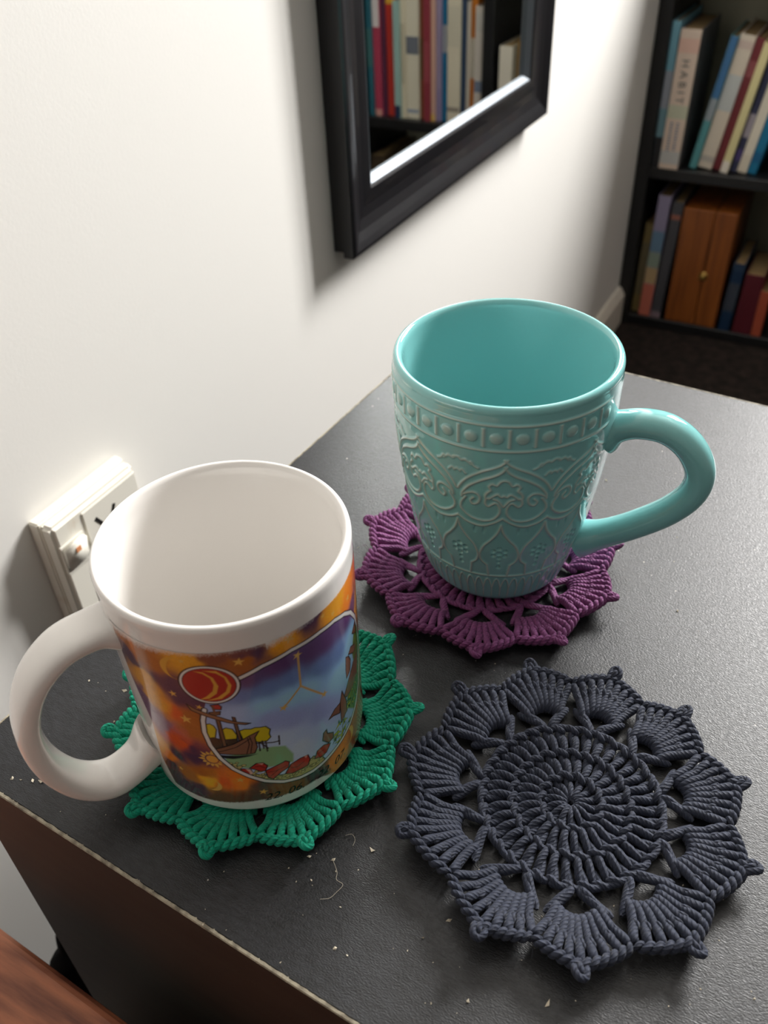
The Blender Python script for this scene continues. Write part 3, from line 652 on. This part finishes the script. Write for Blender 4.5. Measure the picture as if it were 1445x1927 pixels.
# yard with flag crossing the border
poly(A((905, 755), (985, 748), (1015, 770), (1010, 800), (950, 795)), (188, 62, 54), outline=INK); poly(A((890, 825), (1005, 815), (1000, 850), (910, 850)), WOODC, outline=INK); cv.line(UW(A((930, 770), (960, 850))), .8, WOODC)
poly(A((675, 740), (760, 790), (860, 830), (1000, 870), (1140, 915), (1300, 930), (1250, 945), (1080, 925), (940, 885), (820, 845), (720, 800)), (150, 108, 76), outline=INK)
ell = lambda k: np.stack([mc[0]+mr[0]*k*np.cos(th_), mc[1]+mr[1]*k*np.sin(th_)], 1)
cv.fill(ell(1.02), INK); cv.fill(ell(.965), WHT); cv.fill(ell(.885), INK); cv.fill(ell(.855), (178, 40, 36))
for outer, inner in ((A((735, 425), (830, 435), (930, 490), (985, 570), (970, 640), (900, 690), (810, 700)), A((870, 670), (930, 620), (940, 560), (905, 495), (830, 450))),
                     (A((830, 420), (960, 425), (1060, 480), (1112, 560), (1095, 630), (1020, 690), (860, 712)), A((980, 680), (1060, 620), (1078, 560), (1040, 490), (960, 445)))):
    cv.fill(UW(outer+inner), (226, 166, 66))
for q in (B_((665, 620), (695, 945)), B_((695, 945), (520, 1170)), B_((695, 945), (935, 1035))): cv.line(UW(q), .75, (206, 164, 92))
for q in B_((660, 625), (518, 1172), (940, 1030)): star(one(q), 1.7, .4, (222, 180, 96))
# fade to the white glaze above, below and beside the band
top = UW(A((40, 60), (300, 200), (620, 245), (900, 250), (1200, 200), (1440, 150))+B_((300, 560), (600, 380), (800, 250), (900, 130), (1040, 10)))
bot = UW(C_((60, 600), (200, 660), (350, 688), (600, 672), (850, 610), (1050, 500), (1250, 360), (1330, 240)))
zt = np.interp(S, top[:, 0], top[:, 1]); zb = np.interp(S, bot[:, 0], bot[:, 1])
nz = (vnoise(S*3, Zm*3, 6)-.5)*1.6
a = np.clip((Zm-zt+nz)/3.2+.5, 0, 1); a = np.maximum(a, np.clip((zb+.9-Zm+nz*.3)/.9+.5, 0, 1))
lf = UW(A((0, 90), (150, 480), (340, 900), (440, 1250), (560, 1480))); sl = np.interp(Zm, lf[::-1, 1], lf[::-1, 0])
a = np.maximum(a, np.clip((sl-S)/.8+.5, 0, 1)); a = np.maximum(a, np.clip((S-TH1*40.4+3)/2, 0, 1))
cv.C = cv.C*(1-a[..., None])+lin((243, 240, 236))*a[..., None]
cv.C = np.clip(cv.C, 0, .9)
rr = WR(ZZ)+.00012
v = np.stack([rr*np.cos(TT), rr*np.sin(TT), ZZ-WZ0], -1).reshape(-1, 3)
pr_o = mesh_obj('printed_band', v, grid_faces(nu, nv_), M['print'], wm); paint_attr(pr_o, cv.C)
pr_o['label'] = 'printed picture of a ship, a constellation and an orange night sky'
def wrap_text(s, start_px, size, shear=.35):
    q = one(start_px); v, f = text_tris(s, size, shear)
    th = q[0]/40.4+v[:, 0]/40.4; z = q[1]+v[:, 1]; r = WR(z/1000)+.0002
    return mesh_obj('date_lettering', np.stack([r*np.cos(th), r*np.sin(th), z/1000-WZ0], 1), f, M['ink'], wm, False)
wrap_text('22. 06. - 22. 07.', C_((632, 665))[0], 5.4)

# ------------------------------------------------------------------ teal mug with moulded relief
TC = np.array([.2699, .2864]); TZ0, TZ1 = .0045, .1125
_tz = np.array([4.5, 5.6, 7.6, 12, 18, 25, 40, 60, 75, 91, 104, 109, 112.5])/1000
_tr = np.array([29.0, 30.4, 31.6, 32.9, 34.6, 36.2, 39.3, 42.3, 43.9, 45.0, 45.2, 45.0, 44.6])/1000
TR = lambda z: np.interp(z, _tz, _tr)
tm = tag(empty('mug', (TC[0], TC[1], TZ0)), 'glossy teal ceramic mug with moulded relief pattern on purple coaster', 'mug')
nu, nv_ = 1000, 380
tz = np.linspace(.0045, .1095, nv_); ta = np.linspace(0, 2*np.pi, nu, endpoint=False)
TT, ZZ = np.meshgrid(ta, tz, indexing='ij'); deg = (np.degrees(TT)+180) % 360-180
KF = math.radians(1)*43.0       # mm per degree on the unrolled surface
Zm = ZZ*1000
def fold(c, period): return ((deg-c+period/2) % period-period/2)*KF
T_ = lambda *p: [(730+x*450/1445, 720+y*410/1317) for x, y in p]
def UT(pts, c):
    q = on_revolve(pts, TC, TR); return np.stack([(q[:, 0]-c)*KF, q[:, 1]*1000], 1)
AX = -67.3
hgt = np.zeros(TT.shape); ridge = np.zeros(TT.shape); pit = np.zeros(TT.shape)
def curve(px, c, X_, mirror=True, width=.62, amp=1., smooth=True, n=26):
    q = UT(T_(*px), c)
    if smooth and len(q) > 2: q = catmull(q, n)
    out = []
    for sgn in ((1, -1) if mirror else (1,)):
        out.append(np.exp(-(seg_dist(X_, Zm, q*[sgn, 1], False)/width)**2)*amp)
    return np.maximum.reduce(out)
Xc = fold(AX, 48.)
curves = [[(725, 472), (690, 498), (640, 518), (560, 540), (490, 568), (450, 597), (424, 630)],
          [(720, 515), (690, 545), (640, 568), (560, 590), (490, 620), (452, 655), (448, 682)],
          [(450, 672), (490, 660), (532, 664), (556, 692), (545, 722), (515, 728), (500, 706), (516, 692)],
          [(470, 684), (444, 715), (448, 755), (500, 805), (570, 830), (630, 828), (670, 795), (676, 758), (655, 728), (628, 735), (606, 746), (588, 726), (594, 700), (612, 696)],
          [(424, 790), (480, 832), (560, 860), (630, 850), (692, 822)],
          [(594, 705), (590, 680), (606, 660), (622, 650), (612, 628), (632, 612), (658, 622), (672, 612), (686, 598), (706, 594), (716, 594)],
          [(612, 700), (640, 684), (664, 676), (684, 690), (706, 684)], [(640, 704), (664, 712), (680, 730), (696, 748)]]
for cpx in curves: ridge = np.maximum(ridge, curve(cpx, AX, Xc))
Xs = fold(AX-24., 48.)
for cpx in ([(340, 445), (358, 436), (378, 440), (392, 450), (410, 442), (430, 450), (446, 462), (470, 462), (486, 478), (505, 480), (520, 500), (545, 516)], [(400, 520), (416, 514), (434, 524), (450, 522), (470, 545)]):
    ridge = np.maximum(ridge, curve(cpx, AX-24., Xs, mirror=True, n=40, amp=.8))
Xp = fold(AX-.5, 24.)
ridge = np.maximum(ridge, curve([(684, 862), (662, 908), (622, 950), (578, 985), (556, 1030), (566, 1070), (598, 1098)], AX-.5, Xp))
ridge = np.maximum(ridge, curve([(598, 1098), (606, 1155)], AX-.5, Xp, smooth=False))
q = UT(T_((662, 1035), (655, 1080), (657, 1110)), AX-.5)
ring = [(3.0*math.cos(a), q[0][1]+3.0*math.sin(a)) for a in np.arange(6)*math.pi/3+math.pi/6]
for cx, cz, rr in [(0, q[0][1], 1.15), (0, q[1][1]-.6, .8), (0, q[2][1]-.6, .95)]+[(a, b, .95) for a, b in ring]:
    pit = np.maximum(pit, np.exp(-(np.hypot(Xp-cx, Zm-cz)/rr)**4))
for zl in (24.6, 94.6, 105.6): ridge = np.maximum(ridge, np.exp(-((Zm-zl)/.6)**2))
Xb = fold(-66.5, 12.); band = (Zm > 94.6) & (Zm < 105.6)
ridge = np.maximum(ridge, np.where((Zm > 96) & (Zm < 104.4), np.exp(-(Xb/.75)**2), 0))
Xo = fold(-60.5, 12.); bead = np.clip(1-(Xo/2.5)**2-((Zm-100.1)/2.5)**2, 0, 1)**.5
Xl = fold(AX-1, 6.); yl = np.clip((22.3-Zm)/7, 0, 1); lx = 2.25*np.sqrt(np.clip(yl, 0, 1))
ridge = np.maximum(ridge, np.where(Zm < 22.6, np.exp(-((np.abs(Xl)-lx)/.42)**2)*np.clip((Zm-7)/3, 0, 1), 0))
drop = np.exp(-(((np.abs(fold(AX+11.5, 24.))-1.9)/.5)**2))*np.clip((Zm-51)/2, 0, 1)*np.clip((55.5-Zm)/1.5, 0, 1)
off = np.abs((deg-5+180) % 360-180); msk = np.clip((off-13)/5, 0, 1)
up = msk
hgt = (.50*ridge+.8*bead-.85*pit-.5*drop)*up
r_ = TR(ZZ)+hgt/1000
fade = np.clip((109.5-Zm)/1.5, 0, 1); r_ = TR(ZZ)+hgt/1000*fade
v = np.stack([r_*np.cos(TT), r_*np.sin(TT), ZZ-TZ0], -1).reshape(-1, 3)
bo = mesh_obj('relief_wall', v, grid_faces(nu, nv_, True), M['teal_relief'], tm)
cb = np.empty(TT.shape+(3,)); cb[:] = lin((136, 201, 201))
cr = lin((190, 198, 186))
k_ = (np.clip(ridge*1.1-.15, 0, 1)*.72+.5*bead)*up; k_ = np.clip(k_, 0, 1)[..., None]
cb = cb*(1-k_)+cr*k_          # glaze breaks pale over the raised lines
paint_attr(bo, cb)
inner = [(.0001, TZ0+.003), (.024, TZ0+.003), (.026, TZ0+.0004), (.0290, TZ0)]
v, f = lathe([(r, z-TZ0) for r, z in inner], 96); mesh_obj('mug_base', v, f, M['teal'], tm)
lip = [(.04500, .1094), (.0450, .1106), (.0446, .1118), (.0438, .1125), (.0428, .1125), (.0419, .1118), (.0413, .1104), (.0410, .107), (.0405, .095), (.0392, .075), (.0372, .055), (.0345, .035), (.031, .020), (.027, .0135), (.020, .0108), (.010, .0100), (.0001, .0098)]
lp = catmull([(r, 0, z-TZ0) for r, z in lip], 90); v, f = lathe(lp[:, [0, 2]], 128); mesh_obj('inner_bowl', v, f, M['teal'], tm)
az = math.radians(5)
hp = [(.0415, .0835), (.0470, .0868), (.0550, .0895), (.0650, .0890), (.0740, .0830), (.0795, .0728), (.0785, .0620), (.0710, .0508), (.0590, .0400), (.0470, .0315), (.0365, .0255)]
P = catmull([(r*math.cos(az), r*math.sin(az), z-TZ0) for r, z in hp], 80); t = np.linspace(0, 1, 80)
fl = np.exp(-(t/.07)**2)+.7*np.exp(-((1-t)/.07)**2)
v, f = tube(P, .0058+.0035*fl, .0066+.003*fl, 28, 2.1); mesh_obj('mug_handle', v, f, M['teal'], tm)

# ------------------------------------------------------------------ crochet coasters
class Yarn:
    def __init__(s): s.v, s.f, s.u, s.n = [], [], [], 0
    def add(s, pts, r, n=14, ns=12, twist=.55, plies=5, amp=.05, phase=0., caps=True):
        """one length of plied yarn in millimetres"""
        P = catmull(pts, n); T, N, B = frames(P)
        L = np.concatenate([[0], np.cumsum(np.linalg.norm(np.diff(P, axis=0), axis=1))])
        a = np.linspace(0, 2*np.pi, ns+1)
        ph = a[None]+0*L[:, None]; tw = twist*L[:, None]*2*np.pi/3+phase
        rr = r*(1+amp*np.cos(plies*(ph-tw)))
        t = np.linspace(0, 1, n); end = np.clip(np.minimum(t, 1-t)/.10, 0, 1)**.5; rr = rr*(.45+.55*end)[:, None]
        V = P[:, None]+N[:, None]*(rr*np.cos(ph))[..., None]+B[:, None]*(rr*np.sin(ph))[..., None]
        s.v.append(V.reshape(-1, 3)); s.u.append(np.stack([(ph-tw)/(2*np.pi)+0*ph, L[:, None]+0*ph], -1).reshape(-1, 2))
        f = grid_faces(n, ns+1)+s.n; s.f.extend(f.tolist())
        s.f.append([s.n+i for i in range(ns)][::-1]); s.f.append([s.n+(n-1)*(ns+1)+i for i in range(ns)]); s.n += n*(ns+1)
    def build(s, name, m, parent, deform):
        V = deform(np.vstack(s.v))/1000; o = mesh_obj(name, V, s.f, m, parent)
        uv = o.data.uv_layers.new(name='yarn'); U = np.vstack(s.u); idx = np.empty(len(o.data.loops), np.int32)
        o.data.loops.foreach_get('vertex_index', idx); uv.data.foreach_set('uv', U[idx].astype(np.float32).ravel())
        return o
def pol(r, a, z): return (r*math.cos(a), r*math.sin(a), z)
def coaster(loc, tips, m, label, seed, R=61., lifts=None, flat=0.):
    o = tag(empty('crochet_coaster', (loc[0], loc[1], 0.0)), label, 'coaster')
    rg = random.Random(seed); J = lambda s: rg.uniform(-s, s)
    K = R/61.
    tips = sorted(math.radians(a) % (2*math.pi) for a in tips); n = len(tips)
    lift = lifts or [rg.uniform(0., 3.) for _ in tips]
    vall = [(tips[i]+((tips[(i+1) % n]-tips[i]) % (2*math.pi))/2) for i in range(n)]
    ang = np.array(tips+[tips[0]+2*math.pi]); lf = np.array(lift+[lift[0]])
    def deform(V):
        V = V.copy(); rho = np.hypot(V[:, 0], V[:, 1]); a = np.arctan2(V[:, 1], V[:, 0]) % (2*np.pi); a = np.where(a < ang[0], a+2*np.pi, a)
        k0 = max(38., flat); k = np.clip((rho-k0)/(60-k0), 0, 1); V[:, 2] += np.interp(a, ang, lf)*k*k*(3-2*k)
        V[:, 0] *= K; V[:, 1] *= K; V[:, 2] = np.maximum(V[:, 2]*1.28, .12)
        if flat:          # pressed down by the mug standing on it
            kk = np.clip((rho-flat)/7, 0, 1); V[:, 2] *= .66+.34*kk*kk*(3-2*kk); V[:, 2] = np.where(rho < flat+1, np.minimum(V[:, 2], 4.2), V[:, 2])
        return V
    # centre medallion: three rounds of tall stitches, each with a chain on top
    y = Yarn()
    for r0, r1, cnt, sl in ((1.0, 10.5, 14, .16), (9.6, 20.5, 26, .11), (19.6, 31.0, 38, .07)):
        da = 2*math.pi/cnt; off = rg.random()
        for i in range(cnt):
            a = (i+off)*da+J(.04*da); z = 2.1+J(.25)
            for s_ in (-1, 1):          # two strands wound round each other make a post
                q = []
                for k in range(6):
                    t = k/5; rad = r0+(r1-r0)*t; aa = a+sl*t+s_*.16*da*math.cos(math.pi*1.2*t+.3)
                    q.append(pol(rad, aa, z-.7*(1-math.sin(math.pi*min(1, t*1.1+.05)))+s_*.7*math.sin(math.pi*1.2*t+.3)))
                y.add(q, min(1.35, .30*da*(r0+r1)/2+.25), 14, 12, .42, 5, .05, rg.random()*6)
            b = a+sl
            q = [pol(r1-1.2, b-.42*da, z-.2), pol(r1-.6, b-.1*da, z+1.15), pol(r1+.7, b+.32*da, z+1.0), pol(r1+.2, b+.72*da, z+.1)]
            y.add(q, 1.12, 12, 12, .42, 5, .05, rg.random()*6)
    y.build('medallion', m, o, deform)
    # open round of V-shaped legs
    y = Yarn()
    for i in range(n):
        A_ = tips[i]; dl = (A_-vall[i-1]) % (2*math.pi); dr = (vall[i]-A_) % (2*math.pi)
        for s_, d in ((-1, dl), (1, dr)):
            for w_ in (-.5, .5):
                y.add([pol(30.5, A_+s_*.12*d+w_*.02, 2.0), pol(33.5, A_+s_*.26*d+w_*.03, 3.1+w_*.5), pol(37.2, A_+s_*.56*d+w_*.03, 2.9-w_*.5), pol(41.5, A_+s_*.86*d+w_*.02, 2.2)], 1.32, 14, 12, .42, 5, .05, rg.random()*6)
            y.add([pol(31.2, A_+s_*.05*d, 2.6), pol(31.8, A_+s_*.5*d, 3.0), pol(31.4, A_+s_*1.0*d, 2.5)], 1.15, 14, 12, .42, 5, .05, rg.random()*6)
    y.build('open_round', m, o, deform)
    # shells
    for i in range(n):
        y = Yarn(); A_ = tips[i]; dl = (A_-vall[i-1]) % (2*math.pi); dr = (vall[i]-A_) % (2*math.pi); d_ = lambda t: dl if t < 0 else dr
        arc = lambda t: (42.6-3.6*t*t, A_+.60*t*d_(t))
        out = lambda t: (57.0-5.5*abs(t)**1.25, A_+.93*t*d_(t))
        y.add([pol(*arc(t), 1.9) for t in (-1, -.6, -.2, .2, .6, 1)], 1.4, 20, 12, .42, 5, .05)
        for k in range(9):
            t = -1+2*k/8; ra, aa = arc(t); ro, ao = out(t)
            zt = 2.5+J(.25); q = [pol(ra-1.2, aa, .9), pol(ra-.9, aa, 2.9), pol(ra+2.2, aa+.16*(ao-aa), zt+.9), pol((ra+ro)/2, (aa+ao)/2, zt+.55), pol(ro-1.8, ao-.04*(ao-aa), zt+.75), pol(ro-.1, ao, zt-.3)]
            y.add(q, 1.5, 20, 12, .42, 5, .05, rg.random()*6)
            b = ao+.012; y.add([pol((ra*1.3+ro*.7)/2, (aa*1.3+ao*.7)/2-.012, zt+.9), pol((ra*.9+ro*1.1)/2, (aa+ao)/2+.016, zt+1.35), pol((ra*.6+ro*1.4)/2, (aa*.6+ao*1.4)/2+.028, zt+.5)], .85, 8, 10, .42, 5, .05)
        y.build('shell', m, o, deform)
    # edging: two strands wound along the rim, with a small picot at each tip
    y = Yarn()
    for i in range(n):
        A_ = tips[i]; dl = (A_-vall[i-1]) % (2*math.pi); dr = (vall[i]-A_) % (2*math.pi)
        ts = np.linspace(-1, 1, 49); base = np.array([pol(57.9-5.6*abs(t)**1.25, A_+t*(dl if t < 0 else dr), 2.9) for t in ts])
        Tn, Nn, Bn = frames(base); ph = np.linspace(0, 2*math.pi*6, 49)
        for s_ in (0, math.pi):
            q = base+Bn*(np.cos(ph+s_)*1.0)[:, None]+Nn*(np.sin(ph+s_)*.95)[:, None]
            y.add(q, 1.12, 80, 10, .42, 5, .05, rg.random()*6)
        tl = rg.uniform(-.02, .02); zp = 2.8+rg.uniform(0, 1.2)
        y.add([pol(57.0, A_-.022, 2.6), pol(60.0, A_-.030+tl, zp+.6), pol(62.3, A_-.008+tl, zp+.9), pol(61.9, A_+.022+tl, zp+.2), pol(59.4, A_+.030+tl, zp), pol(57.0, A_+.020, 2.6)], 1.15, 26, 12, .42, 5, .05)
        y.add([pol(57.4, A_-.008, 3.4), pol(60.0, A_+tl, zp+1.0), pol(61.0, A_+.004+tl, zp-.4)], 1.0, 12, 10, .42, 5, .05)
    y.build('edging', m, o, deform)
    # fine loose fibres standing off the cotton
    V, F_, nn = [], [], 0; rn = np.random.default_rng(seed+40)
    for _ in range(420):
        rho = 61*math.sqrt(rn.random()); a = rn.uniform(0, 6.283); k = np.interp(a % 6.283, [0, 6.283], [1, 1])
        p = np.array(pol(min(rho, 56), a, rn.uniform(2.6, 4.0))); d = rn.normal(size=3)*np.array([1, 1, .5]); d /= np.linalg.norm(d); e = rn.normal(size=3)*.5
        q = np.array([p, p+d*1.0+e*.2+[0, 0, .5], p+d*2.0+e*.9+[0, 0, .6], p+d*2.6+e*1.6+[0, 0, .2]]); v_, f_ = tube(catmull(q, 7), .035, .035, 3)
        V.append(v_); F_ += [[i+nn for i in ff] for ff in f_]; nn += len(v_)
    fz = mesh_obj('loose_fibres', deform(np.vstack(V))/1000, F_, m, o); fz['kind'] = 'stuff'
    fz.data.uv_layers.new(name='yarn')
    return o
coaster((.3430, .1780), [0, 31, 63, 93, 124, 155, 191, 222, 260, 291, 327], M['yarn_navy'], 'charcoal navy crochet coaster lying empty on the black table', 1, 61., [1.5, 2, 1.5, 1.5, 2, 2, 3.5, 5, 4.5, 4, 3])
coaster((.2675, .2815), [-177, -140, -107, -71, -37, -3, 30, 60, 92, 122, 152], M['yarn_purple'], 'plum purple crochet coaster under the teal mug', 2, 60.5, [4, 5, 5, 4, 3.5, 4, 4, 3, 2, 2, 3], 37.)
coaster((.2258, .1600), [-143, -108, -76, -42, -7, 26, 62, 97, 130, 160, -170], M['yarn_green'], 'emerald green crochet coaster under the white printed mug', 3, 59.5, [4, 4, 5, 5, 4, 4, 3, 2, 2, 2, 3], 44.)

# ------------------------------------------------------------------ crumbs and lint on the table
def dust():
    rng = np.random.default_rng(11); V, F_, n = [], [], 0
    px = [(632, 1640), (583, 1612), (628, 1618), (215, 1358), (168, 1282), (235, 1300), (1075, 822), (1420, 1880), (700, 1600), (845, 1732), (795, 1765), (630, 1785), (1140, 905), (1275, 1150), (40, 1468), (62, 1470), (78, 1471), (24, 1465), (1030, 1890), (880, 1885), (905, 1640)]
    pts = [on_plane([p], 2, 0.)[0] for p in px]
    sizes = list(rng.uniform(.0004, .0009, len(pts)))
    for _ in range(160):
        u_, v_ = rng.uniform(0, 1445), rng.uniform(900, 1927); p = on_plane([(u_, v_)], 2, 0.)[0]; q = np.array([(p[0]-tb_o[0])*ex[0]+(p[1]-tb_o[1])*ex[1], (p[0]-tb_o[0])*ey[0]+(p[1]-tb_o[1])*ey[1]])
        if 0 < q[0] < TW and 0 < q[1] < DY: pts.append(p); sizes.append(rng.uniform(.00012, .00034))
    for p, s_ in zip(pts, sizes):
        d = rng.normal(size=(6, 3))*.25+np.array([[1.4, 0, 0], [-1.4, 0, 0], [0, .8, 0], [0, -.8, 0], [0, 0, .5], [0, 0, -.5]])
        a = rng.uniform(0, 6.28); c, s = math.cos(a), math.sin(a); d[:, :2] = d[:, :2]@np.array([[c, -s], [s, c]]); d *= s_
        d[:, 2] += -d[:, 2].min(); V.append(p+d)
        F_ += [[n+i, n+j, n+k] for i, j, k in ((0, 2, 4), (2, 1, 4), (1, 3, 4), (3, 0, 4), (2, 0, 5), (1, 2, 5), (3, 1, 5), (0, 3, 5))]; n += 6
    o = mesh_obj('table_crumbs', np.vstack(V), F_, M['lint'], None, False); o['kind'] = 'stuff'
    return tag(o, 'tiny pale crumbs and dust specks scattered on the black table', 'crumbs')
dust()
def lint(px, r=.00010, label='', ):
    pts = [on_plane([p], 2, .0006)[0] for p in px]; P = catmull(pts, 40)
    v, f = tube(P, r, r, 6); return tag(mesh_obj('lint_thread', v, f, M['lint']), label, 'lint')
lint([(625, 1615), (634, 1640), (633, 1655), (645, 1665), (632, 1680), (620, 1690), (602, 1692)], .00006, 'fine curly pale lint thread on the table in front of the green coaster')
lint([(650, 1572), (662, 1570), (668, 1580), (664, 1592)], .00005, 'short curved lint hair on the table near the purple coaster shadow')
